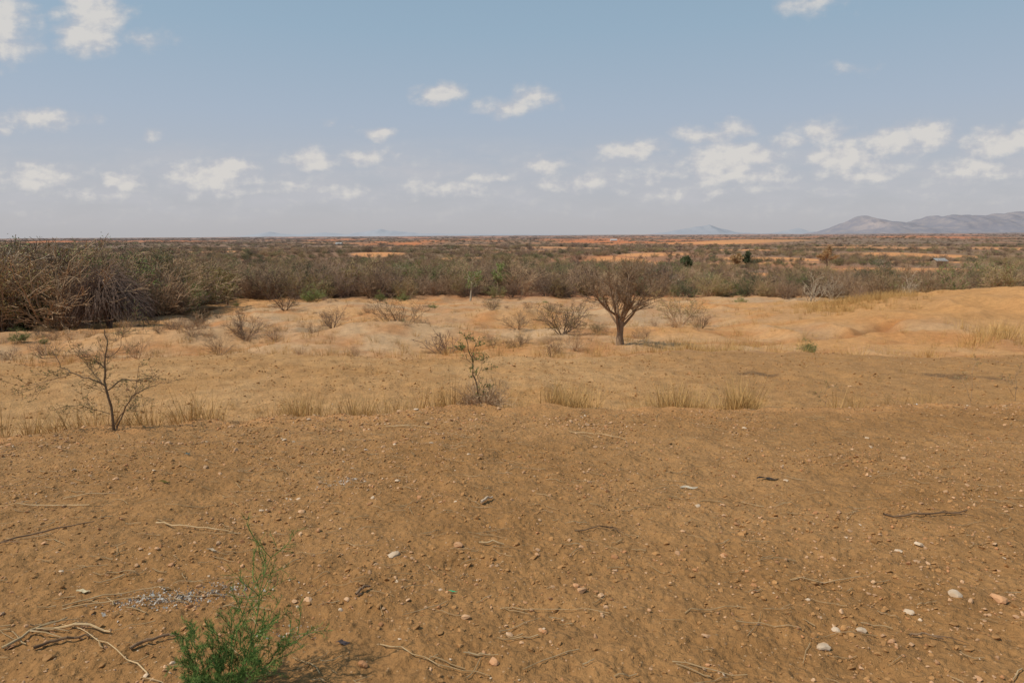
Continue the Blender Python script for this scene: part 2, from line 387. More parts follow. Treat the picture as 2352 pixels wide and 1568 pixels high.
# ------------------------------------------------------------------ mid ground shrubs
sh_grey = [shrub(200+s, 1.0, 13, 60, (6, 5), 1, .02, .0028, .012, mats=[M_twig, M_leafb], name="dry_shrub_mesh", lsp=2) for s in range(3)]
sh_olive = shrub(210, 1.0, 13, 58, (6, 5), 6, .022, .003, .012, mats=[M_twig, M_olive], name="olive_shrub_mesh", lsp=3)
sh_green = shrub(211, 1.0, 12, 60, (6, 5), 12, .035, .004, .016, mats=[M_twig, M_green], name="green_shrub_mesh", lsp=3)
sh_bare = shrub(212, 1.0, 8, 48, (5, 3), 0, .03, .005, .02, mats=[M_dark, M_olive], name="bare_shrub_mesh")
sh_pale = shrub(213, 1.0, 6, 50, (6, 5), 0, .03, .005, .022, mats=[M_pale, M_olive], name="bleached_shrub_mesh")
LST = [("dry_shrub", sh_grey[0], -.166, 35, 1.7, 1.2), ("dry_shrub", sh_olive, .073, 31, 1.5, 1.1), ("dry_shrub", sh_grey[2], -.393, 29, 1.2, 1.),
 ("dry_shrub", sh_grey[2], -.46, 31, 1.05, 1.1), ("green_shrub", sh_olive, .248, 38, 1.8, .9), ("bare_shrub", sh_bare, -.096, 25.5, 1.1, .9),
 ("dry_shrub", sh_grey[1], -.262, 34, 1.15, 1), ("dry_shrub", sh_grey[0], -.332, 50, 1.5, 1.2), ("dry_shrub", sh_grey[2], .009, 34, 1.0, 1.2),
 ("dry_shrub", sh_grey[1], .277, 35, 1.0, 1.0), ("dry_shrub", sh_grey[2], .01, 26, .6, .9), ("green_shrub", sh_green, -.288, 69, 1.9, 1.2),
 ("green_shrub", sh_green, -.16, 69, 1.1, 1.0), ("green_shrub", sh_green, -.192, 70, 1.1, 1.0), ("green_shrub", sh_green, -.115, 54, .55, 1.3),
 ("green_shrub", sh_olive, -.03, 43, .75, 1.1), ("green_shrub", sh_green, .637, 62, 2.8, 1.1), ("bare_shrub", sh_pale, .436, 60, 2.6, 1.),
 ("bare_shrub", sh_pale, .583, 57, 2.4, 1.1), ("green_shrub", sh_green, .334, 60, .9, 1.0), ("dry_shrub", sh_grey[2], -.686, 25, .7, 1.2),
 ("dry_shrub", sh_grey[1], -.31, 22.5, .45, .8), ("dry_shrub", sh_grey[1], -.23, 22.5, .5, .8),
 ("bare_shrub", sh_pale, .47, 66, 2.3, 1.0), ("dry_shrub", sh_grey[0], -.43, 24, .7, 1.0), ("dry_shrub", sh_grey[1], -.55, 24, .8, 1.0), ("bare_shrub", sh_bare, .058, 22.5, .5, .6)]
for nm, m, bx, y, h, wf in LST:
    x = bx*(y+.26)
    obj(nm, m, (x, y, tz(x, y)-.02), R.uniform(0, 6), (h*wf, h*wf, h))
n = 380; bx = NR.uniform(-.9, .45, n); y = 24*(70/24)**NR.random(n); x = bx*y
cl = fbm(x*.15, y*.12, 95, 2); keep = (cl > .1) & ~((x > 11) & (y < 60)); x = x[keep]; y = y[keep]; n = len(x)
h = np.exp(NR.normal(-1.1, .4, n))
scatter("small_dry_shrubs", sh_grey+[sh_olive, sh_green], np.stack([x, y, terrain(x, y)-.02], 1), zrot(n), np.stack([h*1.2, h*1.2, h], 1), NR.choice(5, n, p=[.27, .25, .23, .17, .08]))

# dense drooping thorn bush on the left
rng = random.Random(5); mb = MB()
for s in range(1600):
    a = rng.uniform(0, 6.283); rr0 = math.sqrt(rng.random())
    hh = 3.3*(1-.5*rr0**2)*rng.uniform(.6, 1)*(1+.15*math.sin(3*a))
    p = Vector((math.cos(a)*rr0*1.1, math.sin(a)*rr0*1.1, hh)); pl = [p.copy()]
    d = (Vector((math.cos(a)*.8, math.sin(a)*.8, .5))+rdir(rng)*.5).normalized()
    L = rng.uniform(.9, 2.2)
    for k in range(5):
        d = (d+Vector((0, 0, -.40))+rdir(rng)*.32).normalized(); p = p+d*L/5
        if p.z < .02: p.z = .02
        pl.append(p.copy())
    mb.tube(pl, [.013, .012, .011, .009, .008, .006], 3, 0)
for s in range(12):
    a = rng.uniform(0, 6.283); mb.tube([Vector((0, 0, -.1)), Vector((math.cos(a)*.3, math.sin(a)*.3, 1.4)), Vector((math.cos(a)*.9, math.sin(a)*.9, 2.6))], [.07, .05, .02], 5, 0)
bx, y = -.594, 37; x = bx*y
obj("dense_thorn_bush", mb.mesh("dense_thorn_bush", [M_dark]), (x, y, tz(x, y)), .4)

def small_tree(name, seed, H, bx, y, mats, leafn, leafs=.12, crown=50):
    rng = random.Random(seed); mb = MB()
    P = dict(seg=[5, 4, 3, 2], wob=[.12, .2, .3, .3], trop=[.05, .05, .02, 0], tap=[.5, .7, .7, .6], rmin=.008, sides=[6, 4, 3, 3], n=(9, 6, 5),
             t0=[.4, .2, .1], ang=[(30, crown+15), (25, 60), (25, 60)], rr=.6, lr=[.75, .5, .5], leaf_from=2, leafn=leafn, leafs=leafs, lsp=2)
    grow(mb, rng, Vector((0, 0, -.1)), Vector((.08, 0, 1)).normalized(), H*.62, H*.03, 0, P); mb.norm(H)
    x = bx*y; obj(name, mb.mesh(name, mats), (x, y, tz(x, y)), R.uniform(0, 6))
small_tree("small_acacia_tree", 1, 3.2, -.418, 60, [M_bark, M_olive], 3)
small_tree("yellow_bark_tree", 2, 3.0, -.061, 69, [M_pale, M_green], 3, .1)
small_tree("small_acacia_tree", 3, 6.5, .46, 210, [M_dark, M_leafb], 8, .3)
small_tree("small_acacia_tree", 4, 5.2, .342, 215, [M_dark, M_dkgreen], 8, .3)
small_tree("small_acacia_tree", 5, 4.6, .325, 205, [M_dark, M_leafb], 8, .3)
small_tree("small_acacia_tree", 6, 4.2, .255, 195, [M_dark, M_dkgreen], 10, .3)
small_tree("small_acacia_tree", 7, 3.6, -.02, 78, [M_bark, M_green], 4, .11)
small_tree("small_acacia_tree", 8, 3.4, -.24, 76, [M_bark, M_olive], 4, .11)

# ------------------------------------------------------------------ the bare tree
rng = random.Random(42); mb = MB()
tb = [Vector((0, 0, -.1)), Vector((.0, 0, .05)), Vector((-.02, .0, .35)), Vector((.02, .02, .62)), Vector((-.01, 0, .85)), Vector((-.03, 0, 1.02))]
mb.tube(tb, [.16, .135, .105, .10, .105, .085], 10, 0)
P = dict(seg=[6, 5, 4, 3], wob=[.10, .17, .2, .22], trop=[.05, .06, .06, .04], tap=[.75, .75, .7, .6], rmin=.0042, sides=[7, 5, 4, 3],
         n=(8, 6, 5), t0=[.25, .15, .15], ang=[(22, 48), (20, 50), (20, 55)], rr=.58, lr=[.55, .55, .55], leaf_from=2, leafn=2, leafs=.035, lsp=1, minz=-.1)
for s in range(11):
    a = 2*math.pi*s/11+rng.uniform(-.25, .25); t = math.radians([16, 36, 52][s % 3]+rng.uniform(-4, 5))
    d = Vector((math.sin(t)*math.cos(a), math.sin(t)*math.sin(a), math.cos(t)))
    h0 = tb[2+(s % 3)+(1 if s % 2 else 0)]
    L = [2.1, 1.95, 1.7][s % 3]*rng.uniform(.92, 1.06)
    grow(mb, rng, h0.copy(), d, L, .045*rng.uniform(.8, 1.15), 0, P)
mb.norm(3.25, 1.2)
TY = 26.0; TX = .1588*(TY+.26)
obj("bare_tree", mb.mesh("bare_tree", [M_bark, M_leafb], True), (TX, TY, tz(TX, TY)), .5)

# ------------------------------------------------------------------ saplings
def poly_sapling(name, loc, lines, seed, twig_n, twig_l, mats, leafn=2, leafs=.018, extra=None):
    rng = random.Random(seed); mb = MB()
    P = dict(seg=[3, 2, 2], wob=[.2, .3, .3], trop=[.05, .03, 0], tap=[.7, .7, .7], rmin=.0017, sides=[4, 3, 3], n=(5, 2), t0=[.15, .2], ang=[(35, 75), (30, 70)],
             rr=.6, lr=[.5, .5], leaf_from=2, leafn=leafn, leafs=leafs, lsp=.4)
    for pl, r0, r1 in lines:
        v = [Vector(p) for p in pl]
        f = []
        for k in range(len(v)-1):
            for q in range(3):
                f.append(v[k].lerp(v[k+1], q/3)+rdir(rng)*.012)
        f.append(v[-1]); K = len(f)
        mb.tube(f, [r0+(r1-r0)*k/(K-1) for k in range(K)], 6, 0)
        for c in range(twig_n):
            k = rng.randrange(K//4, K-1); p = f[k].lerp(f[k+1], rng.random()); d = (f[k+1]-f[k]).normalized()
            nd = Matrix.Rotation(math.radians(rng.uniform(30, 75)), 3, d.cross(rdir(rng)).normalized()) @ d
            grow(mb, rng, p, nd, twig_l*rng.uniform(.4, 1.2), max(r1*.7, .0018), 0, P)
    if extra: extra(mb, rng)
    return obj(name, mb.mesh(name, mats), loc)
M_sapb = tmat("sapling_bark", (.14, .09, .055), (.24, .16, .095), 20)
x, y = -4.95, 8.2
poly_sapling("thorny_sapling", (x, y, tz(x, y)), [
 ([(0, 0, -.03), (-.01, 0, .3), (-.05, .02, .62), (-.02, 0, .85), (.03, 0, 1.08), (.0, .02, 1.25)], .017, .005),
 ([(-.04, 0, .56), (-.2, -.05, .66), (-.42, -.05, .74), (-.56, 0, .80), (-.66, .02, .98)], .010, .003),
 ([(-.08, 0, .58), (-.24, .1, .7), (-.45, .15, .95)], .008, .002),
 ([(-.02, 0, .5), (.12, .08, .62), (.3, .08, .6), (.52, .05, .66), (.6, 0, .7)], .010, .003),
 ([(.03, 0, -.03), (.12, .03, .2), (.24, .05, .42), (.42, .05, .5), (.6, .1, .58)], .012, .003),
 ([(.01, 0, .05), (.2, -.1, .26), (.42, -.2, .5), (.5, -.2, .85)], .009, .002),
 ([(-.02, 0, .75), (-.14, 0, .9), (-.32, .05, .98)], .006, .002),
 ([(0, 0, .9), (.14, .05, 1.0), (.2, .05, 1.18), (.4, .05, 1.35)], .005, .002),
 ([(-.4, -.05, .72), (-.62, -.1, .66), (-.85, -.15, .6), (-1.0, -.2, .62)], .005, .002),
 ([(-.02, 0, .2), (-.3, -.1, .34), (-.55, -.15, .36)], .005, .002)], 3, 10, .26, [M_sapb, M_weed], 2, .013)
x, y = -.47, 9.5
def basemass(mb, rng):
    P = dict(seg=[4, 2], wob=[.3, .35], trop=[.03, 0], tap=[.6, .6], rmin=.0021, sides=[3, 3], n=(6,), t0=[.1], ang=[(30, 80)], rr=.7, lr=[.5])
    for s in range(150):
        a = rng.uniform(0, 6.283); t = math.radians(72)*math.sqrt(rng.random())
        b0 = len(mb.f)
        grow(mb, rng, Vector((.06+.1*math.cos(a), .08*math.sin(a), .0)), Vector((math.sin(t)*math.cos(a), math.sin(t)*math.sin(a), math.cos(t))), rng.uniform(.15, .46), .0036, 0, P)
        for q in range(b0, len(mb.f)): mb.m[q] = 2
poly_sapling("thorny_sapling", (x, y, tz(x, y)), [
 ([(0, 0, -.03), (-.02, 0, .25), (-.08, 0, .48), (-.1, .02, .7), (-.16, 0, .9), (-.2, .0, 1.08)], .015, .004),
 ([(-.1, 0, .72), (-.04, .02, .9), (-.08, .05, 1.05)], .005, .002),
 ([(-.08, 0, .6), (-.2, .05, .75), (-.24, .05, .9)], .005, .002),
 ([(-.04, 0, .4), (.04, 0, .6), (.06, .05, .75)], .004, .002),
 ([(.02, 0, .0), (.06, .05, .22), (.1, .05, .42)], .007, .003)], 8, 9, .18, [M_sapb, M_weed, M_twig], 3, .018, basemass)
for (bx, y, H) in ((.672, 9.8, .8), (.735, 9.5, .55), (.46, 10.5, .35)):
    x = bx*(y+.26)
    poly_sapling("thin_dry_plant", (x, y, tz(x, y)), [([(0, 0, -.02), (.01, 0, H*.4), (-.02, 0, H*.75), (.03, 0, H)], .004, .002), ([(0, 0, H*.2), (-.12, 0, H*.5), (-.16, 0, H*.7)], .003, .0015)], int(y*7), 4, .12, [M_twig, M_olive], 1)

# ------------------------------------------------------------------ grass
tufts = []
for s in range(6):
    mb = MB(); rng = random.Random(300+s)
    for k in range(18 if s < 4 else 36):
        a = rng.uniform(0, 6.283); t = math.radians(rng.uniform(0, 26 if s < 4 else 42))
        d = Vector((math.sin(t)*math.cos(a), math.sin(t)*math.sin(a), math.cos(t)))
        rad = .32*math.sqrt(rng.random())
        mb.blade(Vector((math.cos(a)*rad, math.sin(a)*rad, -.02)), d, rng.uniform(.35, 1.05), .0085, Vector((math.cos(a), math.sin(a), -.3))*rng.uniform(0, .6), 0, 3)
    tufts.append(mb.mesh("grass_tuft", [M_grass]))
gp, gs, gi_ = [], [], []
def addg(bx, y, h, w=1.0):
    x = bx*(y+.26); gp.append((x, y, tz(x, y)-.01)); gs.append((h*w, h*w, h)); gi_.append(R.randrange(6))
for bc, n, sp in ((-.72, 30, .06), (-.58, 22, .07), (-.44, 16, .05), (-.33, 10, .03), (-.31, 16, .010), (-.21, 20, .03), (-.11, 28, .02), (-.04, 16, .025), (.075, 32, .012), (.13, 8, .03), (.2, 16, .02), (.235, 28, .013),
                  (.30, 28, .03), (.335, 22, .010), (.47, 5, .05), (.6, 5, .05), (.0, 16, .4)):
    for k in range(n):
        bb_ = R.gauss(bc, sp)
        yc = 9.2-float(crest_shift(np.array([bb_*9.5]))[0])
        addg(bb_, yc+abs(R.gauss(0, .5)), R.uniform(.2, .6), .85)
for k in range(170): addg(R.uniform(-.85, .8), R.uniform(9.3, 17), R.uniform(.06, .16))
for k in range(800): addg(R.uniform(-.85, .62), R.uniform(18.3, 24), R.uniform(.2, .6)*(1 if R.random() < .5 else .6))
for k in range(120): addg(R.gauss(.3, .05), R.uniform(19.5, 24), R.uniform(.4, .8))
for k in range(60): addg(R.gauss(.71, .03), R.uniform(24, 30), R.uniform(.4, .9))
for k in range(90): addg(R.uniform(.4, .7), R.uniform(19, 32), R.uniform(.2, .5))
for k in range(520):
    bx = R.uniform(.40, .56)+abs(R.gauss(0, .03)); addg(bx, 41+R.gauss(0, 2.0)+R.uniform(0, 4), R.uniform(.3, .7))
for k in range(1400): addg(R.uniform(-.8, .4), 24*(70/24)**R.random(), R.uniform(.15, .5), 1.3)
scatter("dry_grass", tufts, gp, zrot(len(gp), .1), gs, gi_)

# ------------------------------------------------------------------ stones / clods
def stone(seed, mat, flat=.65):
    bm = bmesh.new(); bmesh.ops.create_icosphere(bm, subdivisions=2, radius=.5)
    rng = random.Random(seed); cuts = [(rdir(rng), rng.uniform(.24, .42)) for _ in range(11)]
    for v in bm.verts:
        for (nrm, dd) in cuts:
            k = v.co.dot(nrm)
            if k > dd: v.co -= nrm*(k-dd)
        v.co += rdir(rng)*.02
        v.co.z *= flat
    m = bpy.data.meshes.new("stone"); bm.to_mesh(m); bm.free(); m.materials.append(mat); return m
stones = [stone(s, M_rock, R.uniform(.5, .8)) for s in range(7)]+[stone(20+s, M_white, .6) for s in range(2)]
clods = [stone(40+s, M_clod, R.uniform(.5, .8)) for s in range(6)]
def fanpts(n, y0, y1, bm_=1.0, clumpy=0.0):
    y = np.sqrt(NR.uniform(y0*y0, y1*y1, n)); x = NR.uniform(-bm_, bm_, n)*(y+.3)
    if clumpy:
        k = NR.random(n) < np.clip(.5+clumpy*fbm(x*1.1, y*1.1, 71, 3), 0.02, 1); x = x[k]; y = y[k]
    return x, y
def rocks(name, var, n, y0, y1, smed, sig, smax, p=None, clumpy=1.0, sink=.12):
    x, y = fanpts(n, y0, y1, 1.0, clumpy); n = len(x)
    s = np.clip(np.exp(NR.normal(math.log(smed), sig, n)), .003, smax)
    sc = np.stack([s*NR.uniform(.75, 1.3, n), s*NR.uniform(.75, 1.3, n), s*NR.uniform(.7, 1.1, n)], 1)
    z = terrain(x, y)+s*sink
    scatter(name, var, np.stack([x, y, z], 1), zrot(n, .35), sc, NR.choice(len(var), n, p=p))
pp = [.136]*7+[.024]*2
rocks("pebbles", stones, 20000, 1.6, 9.3, .0132, .52, .045, pp, 1.1)
rocks("crest_pebbles", stones, 2600, 6.8, 9.3, .025, .45, .07, pp)
rocks("terrace_pebbles", stones, 4500, 9.4, 24, .022, .5, .08, pp)
rocks("soil_clods", clods, 46000, 1.6, 9.8, .0145, .52, .048, None, .8, .08)
rocks("terrace_clods", clods, 11000, 9.4, 18.5, .030, .45, .08, None, .8, .08)
BIG = [(-.176, 3.98, .085, 8), (-.08, 4.12, .075, 2), (-.285, 4.47, .05, 1), (-.31, 4.9, .07, 0), (.647, 3.42, .085, 7), (.577, 3.25, .06, 7), (.51, 3.08, .055, 8), (.471, 3.1, .05, 7),
       (.455, 2.93, .07, 8), (-.168, 5.6, .05, 7), (-.064, 6.5, .05, 8), (.595, 4.18, .06, 7), (.565, 4.1, .05, 8), (.148, 3.93, .05, 3), (.1, 3.45, .06, 2), (-.03, 2.82, .055, 3),
       (-.22, 2.8, .055, 1), (-.3, 3.45, .06, 0), (.4, 5.6, .045, 8), (.27, 4.95, .05, 7), (.71, 3.38, .09, 4), (-.165, 9.0, .1, 0), (-.14, 8.9, .08, 7), (-.02, 9.0, .07, 4),
       (-.335, 7.4, .06, 8), (.34, 7.9, .07, 7), (.52, 7.3, .06, 7), (.1, 6.2, .05, 3), (-.45, 6.25, .07, 1), (-.07, 3.2, .05, 2), (.31, 4.0, .04, 1), (-.5, 3.9, .05, 2), (.03, 5.3, .04, 5)]
for bx, y, s, k in BIG:
    x = bx*(y+.26); o = obj("stone", stones[k], (x, y, tz(x, y)+s*.12), R.uniform(0, 6), (s*1.15, s*.9, s*.85))

# ------------------------------------------------------------------ straw and sticks
mb = MB(); rng = random.Random(9)
def lay(mb, x, y, L, a, r, curv, rng, n=5):
    pts = []
    for k in range(n+1):
        pts.append((x, y)); x += math.cos(a)*L/n; y += math.sin(a)*L/n; a += rng.gauss(0, curv)
    zs = terrain(np.array([p[0] for p in pts]), np.array([p[1] for p in pts]))
    v = [Vector((p[0], p[1], zz+r*1.1+.007+rng.random()*.006)) for p, zz in zip(pts, zs)]
    mb.tube(v, [r*(1-.4*k/n) for k in range(n+1)], 5, 0)
for k in range(1700):
    y = math.sqrt(rng.uniform(1.8**2, 9.2**2)); x = rng.uniform(-1, 1)*y
    if x > 0 and rng.random() < .4: continue
    lay(mb, x, y, rng.uniform(.04, .2)*(1.8 if rng.random() < .18 else 1), rng.gauss(0, .5)+(math.pi if rng.random() < .5 else 0), rng.uniform(.0014, .0036), .14, rng)
obj("straw_litter", mb.mesh("straw_litter", [M_straw]))
def stick(name, b1, y1, b2, y2, r, mat, seed, bend=.05, forks=0):
    rng = random.Random(seed); mb = MB()
    x1, x2 = b1*(y1+.26), b2*(y2+.26); n = 9; pl = []
    for k in range(n+1):
        t = k/n; off = math.sin(t*3.14)*bend+rng.gauss(0, .006)
        x = x1+(x2-x1)*t; y = y1+(y2-y1)*t+off; pl.append(Vector((x, y, tz(x, y)+r+.006+.01*math.sin(t*3.1))))
    mb.tube(pl, [r*(1-.45*k/n)*rng.uniform(.9, 1.1) for k in range(n+1)], 7, 0)
    for f_ in range(forks):
        k = rng.randrange(2, n-1); L = rng.uniform(.08, .2); a = rng.uniform(-.9, .9)+(0 if x2 > x1 else math.pi)
        q = pl[k]+Vector((math.cos(a)*L, math.sin(a)*L, .0)); q.z = tz(q.x, q.y)+.012
        mb.tube([pl[k], pl[k].lerp(q, .5)+Vector((0, 0, .01)), q], [r*.6, r*.45, r*.2], 5, 0)
    o = obj(name, mb.mesh(name, [mat]))
stick("dry_stalk", -.523, 4.63, -.405, 4.45, .006, M_straw, 1, -.02)
stick("dead_stick", -.80, 4.15, -.612, 4.65, .007, M_stickd, 2, .03, 1)
stick("dead_stick", .542, 4.68, .665, 4.78, .008, M_stickd, 3, -.03, 2)
stick("dry_stalk", .083, 7.55, .166, 7.3, .006, M_straw, 4, .02)
stick("dead_twig", -.195, 2.98, -.035, 2.72, .003, M_straw, 5, -.06)
stick("dead_branch", -.75, 2.98, -.655, 3.25, .008, M_straw, 6, -.02, 3)
stick("dead_branch", -.69, 3.12, -.59, 3.1, .008, M_straw, 7, .02, 1)
stick("dead_branch", -.70, 2.95, -.62, 3.03, .008, M_stickd, 17, .02, 1)
stick("dead_twig", .405, 3.62, .53, 3.78, .003, M_straw, 8, -.08)
stick("dead_twig", -.02, 3.3, .14, 3.23, .0025, M_straw, 18, .03)
stick("dry_stalk", -.66, 3.4, -.5, 3.55, .004, M_straw, 9, .02)
stick("dry_stalk", -.66, 3.37, -.52, 3.46, .0035, M_straw, 10, -.01)
stick("dead_stick", -.56, 2.93, -.49, 3.03, .009, M_stickd, 11, .01)
stick("dead_twig", -.535, 2.75, -.66, 3.2, .003, M_straw, 12, .0)
stick("dead_stick", -.185, 8.0, -.12, 7.95, .007, M_straw, 13, .02, 2)
stick("dead_twig", .58, 3.0, .63, 2.95, .006, M_stickd, 14, .03, 1)
stick("dead_twig", .09, 4.35, .155, 4.4, .005, M_stickd, 15, .02, 2)
stick("dead_twig", .25, 3.22, .34, 3.28, .0028, M_straw, 16, .02)
stick("dead_branch", -.23, 3.42, -.21, 3.5, .010, M_stickd, 19, .01)
stick("bone_fragment", -.047, 4.93, -.03, 5.08, .012, M_white, 20, 0)
stick("dry_stalk", -.05, 4.15, -.013, 4.12, .007, M_straw, 21, 0)
stick("dry_stalk", -.62, 5.1, -.78, 5.05, .005, M_straw, 22, 0)
stick("dry_stalk", -.66, 5.3, -.58, 5.4, .005, M_straw, 23, 0)
def ash(name, bx, y, sx, sy, n, seed):
    rng = random.Random(seed); mb = MB(); cx = bx*(y+.26)
    for k in range(n):
        x = cx+rng.gauss(0, sx); yy = y+rng.gauss(0, sy)+.25*(x-cx); s = abs(rng.gauss(0, .0034))+.0016
        mb.leaf(Vector((x, yy, tz(x, yy)+.009)), s*2, s, rng, 0)
    obj(name, mb.mesh(name, [M_ash]))
ash("ash_patch", -.49, 3.45, .17, .06, 1100, 1)
ash("ash_patch", -.245, 5.62, .09, .05, 200, 2)
ash("ash_patch", -.33, 3.1, .10, .05, 60, 3)
def scrap(name, bx, y, sx, sy, colr, seed):
    m, nt, b = newmat(name+"_material"); n = noise(nt, nt.nodes.new("ShaderNodeTexCoord").outputs["Object"], 30)
    nt.links.new(mixcol(nt, n.outputs[0], colr, tuple(c*.7 for c in colr)), b.inputs["Base Color"])
    rng = random.Random(seed); nx, ny = 7, 4; v = []; f = []
    for j in range(ny):
        for i in range(nx):
            v.append(((i/(nx-1)-.5)*sx, (j/(ny-1)-.5)*sy*(1-.6*abs(i/(nx-1)-.5)*2)+.1*sx*math.sin(i), .012+rng.uniform(0, .3)*sy))
    for j in range(ny-1):
        for i in range(nx-1): a = j*nx+i; f.append((a, a+1, a+nx+1, a+nx))
    mm = bpy.data.meshes.new(name); mm.from_pydata(v, [], f); mm.materials.append(m)
    x = bx*(y+.26); obj(name, mm, (x, y, tz(x, y)), rng.uniform(-.3, .3))
scrap("dark_leaf", .373, 5.66, .19, .04, (.05, .04, .035), 1)
scrap("green_plastic_scrap", -.089, 3.49, .055, .012, (.04, .35, .16), 2)
scrap("blue_plastic_scrap", -.476, 6.66, .05, .035, (.06, .15, .16), 3)
scrap("pale_bark_scrap", .258, 5.48, .15, .04, (.55, .45, .33), 4)
scrap("paper_scrap", .228, 9.75, .14, .05, (.7, .7, .68), 5)
scrap("paper_scrap", .593, 10.6, .06, .04, (.75, .74, .72), 6)
scrap("yellow_leaf", -.51, 5.65, .12, .035, (.12, .09, .02), 7)
scrap("dark_leaf", -.25, 2.98, .07, .03, (.08, .06, .06), 8)
scrap("pale_leaf", -.63, 3.56, .08, .03, (.6, .48, .3), 9)
scrap("pale_bark_scrap", -.44, 4.1, .09, .02, (.42, .32, .22), 10)

# ------------------------------------------------------------------ green weed
rng = random.Random(77); mb = MB()
def weedstem(p, d, L, r, lvl, fine):
    n = 7; pts = [p.copy()]
    for k in range(n):
        d = (d+rdir(rng)*.18+Vector((0, 0, .03))).normalized(); p = p+d*L/n; pts.append(p.copy())
        if lvl < 2 and k > 0:
            for q in range(2 if lvl == 0 else 1):
                nd = (Matrix.Rotation(math.radians(rng.uniform(25, 60)), 3, d.cross(rdir(rng)).normalized()) @ d)
                weedstem(p, nd, L*rng.uniform(.22, .38), r*.6, lvl+1, fine)
        for q in range(fine):
            nd = (d+rdir(rng)*.9).normalized()
            mb.blade(p-d*rng.random()*L/n, nd, rng.uniform(.008, .02), .0012, Vector((0, 0, .1)), 1, 2)
    mb.tube(pts, [r*(1-.7*k/n) for k in range(n+1)], 4, 0)
for s in range(19):
    a = rng.uniform(0, 6.283); t = math.radians(rng.uniform(5, 50))
    weedstem(Vector((.06*math.cos(a), .06*math.sin(a), -.01)), Vector((math.sin(t)*math.cos(a), math.sin(t)*math.sin(a), math.cos(t))), rng.uniform(.14, .32), .0024, 0, 2)
for tgt, L in (((.20, .12, .45), .58), ((.10, .05, .45), .46), ((.34, .1, .36), .36)):
    weedstem(Vector((0.02, 0, -.01)), Vector(tgt).normalized(), L, .0036, 0, 2)
x, y = -1.20, 2.58
obj("green_weed", mb.mesh("green_weed", [tmat("weed_stem", (.13, .20, .05), (.2, .27, .08), 10), M_weed]), (x, y, tz(x, y)))

# ------------------------------------------------------------------ hills
def ridge(name, pts, dist, depth, colr, seed):
    nx, ny = 260, 40
    b0, b1 = pts[0][0], pts[-1][0]
    bxs = np.linspace(b0, b1, nx); hs = np.interp(bxs, [p[0] for p in pts], [p[1] for p in pts])
    hs = hs*(1+.06*vn(bxs*90, bxs*0, seed))
    f = []
    BX, T = np.meshgrid(bxs, np.linspace(-1, 1, ny)); HS = np.tile(hs, (ny, 1))
    Yy = dist+T*depth; Xx = BX*dist
    prof = np.clip(1-np.abs(T), 0, 1)**.8
    zz = -25+HS*prof*(1+.10*fbm(Xx*.004, Yy*.004, seed, 4))+prof*HS*.5*fbm(Xx*.0022, Yy*.0022, seed+5, 4)*(1-prof)*2
    v = np.stack([Xx.ravel(), Yy.ravel(), zz.ravel()], 1).tolist()
    for j_ in range(ny-1):
        for i_ in range(nx-1): a = j_*nx+i_; f.append((a, a+1, a+nx+1, a+nx))
    m = bpy.data.meshes.new(name); m.from_pydata(v, [], f); m.polygons.foreach_set("use_smooth", [True]*len(f))
    mt, nt, b = newmat(name+"_hazed_rock"); g = nt.nodes.new("ShaderNodeNewGeometry")
    n = noise(nt, g.outputs["Position"], .006, 6, .7)
    c = mixcol(nt, mrange(nt, n.outputs[0], .45, .66, 0, 1), colr[0], colr[1])  # rock tones with bluish distance haze painted into both colours
    if name == "hills":
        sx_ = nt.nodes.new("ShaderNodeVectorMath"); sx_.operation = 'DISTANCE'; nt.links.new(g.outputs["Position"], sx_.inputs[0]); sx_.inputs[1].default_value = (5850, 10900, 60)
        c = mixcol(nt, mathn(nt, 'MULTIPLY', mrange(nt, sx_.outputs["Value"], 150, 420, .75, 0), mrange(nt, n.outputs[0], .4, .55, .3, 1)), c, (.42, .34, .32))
    nt.links.new(c, b.inputs["Base Color"]); m.materials.append(mt)
    obj(name, m)
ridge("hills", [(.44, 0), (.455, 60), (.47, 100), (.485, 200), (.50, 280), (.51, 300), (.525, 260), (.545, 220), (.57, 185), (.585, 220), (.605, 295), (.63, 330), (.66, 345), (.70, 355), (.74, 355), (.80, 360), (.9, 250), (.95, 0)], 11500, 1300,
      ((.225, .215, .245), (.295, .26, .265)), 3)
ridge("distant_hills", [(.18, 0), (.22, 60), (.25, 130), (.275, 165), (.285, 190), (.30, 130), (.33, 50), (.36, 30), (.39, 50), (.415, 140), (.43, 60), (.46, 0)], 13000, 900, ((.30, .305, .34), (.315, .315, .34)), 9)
ridge("distant_hills", [(-.42, 0), (-.38, 50), (-.35, 110), (-.31, 60), (-.27, 100), (-.24, 60), (-.19, 150), (-.15, 90), (-.1, 60), (.02, 40), (.1, 30), (.15, 0)], 13400, 900, ((.33, .335, .37), (.335, .34, .37)), 15)

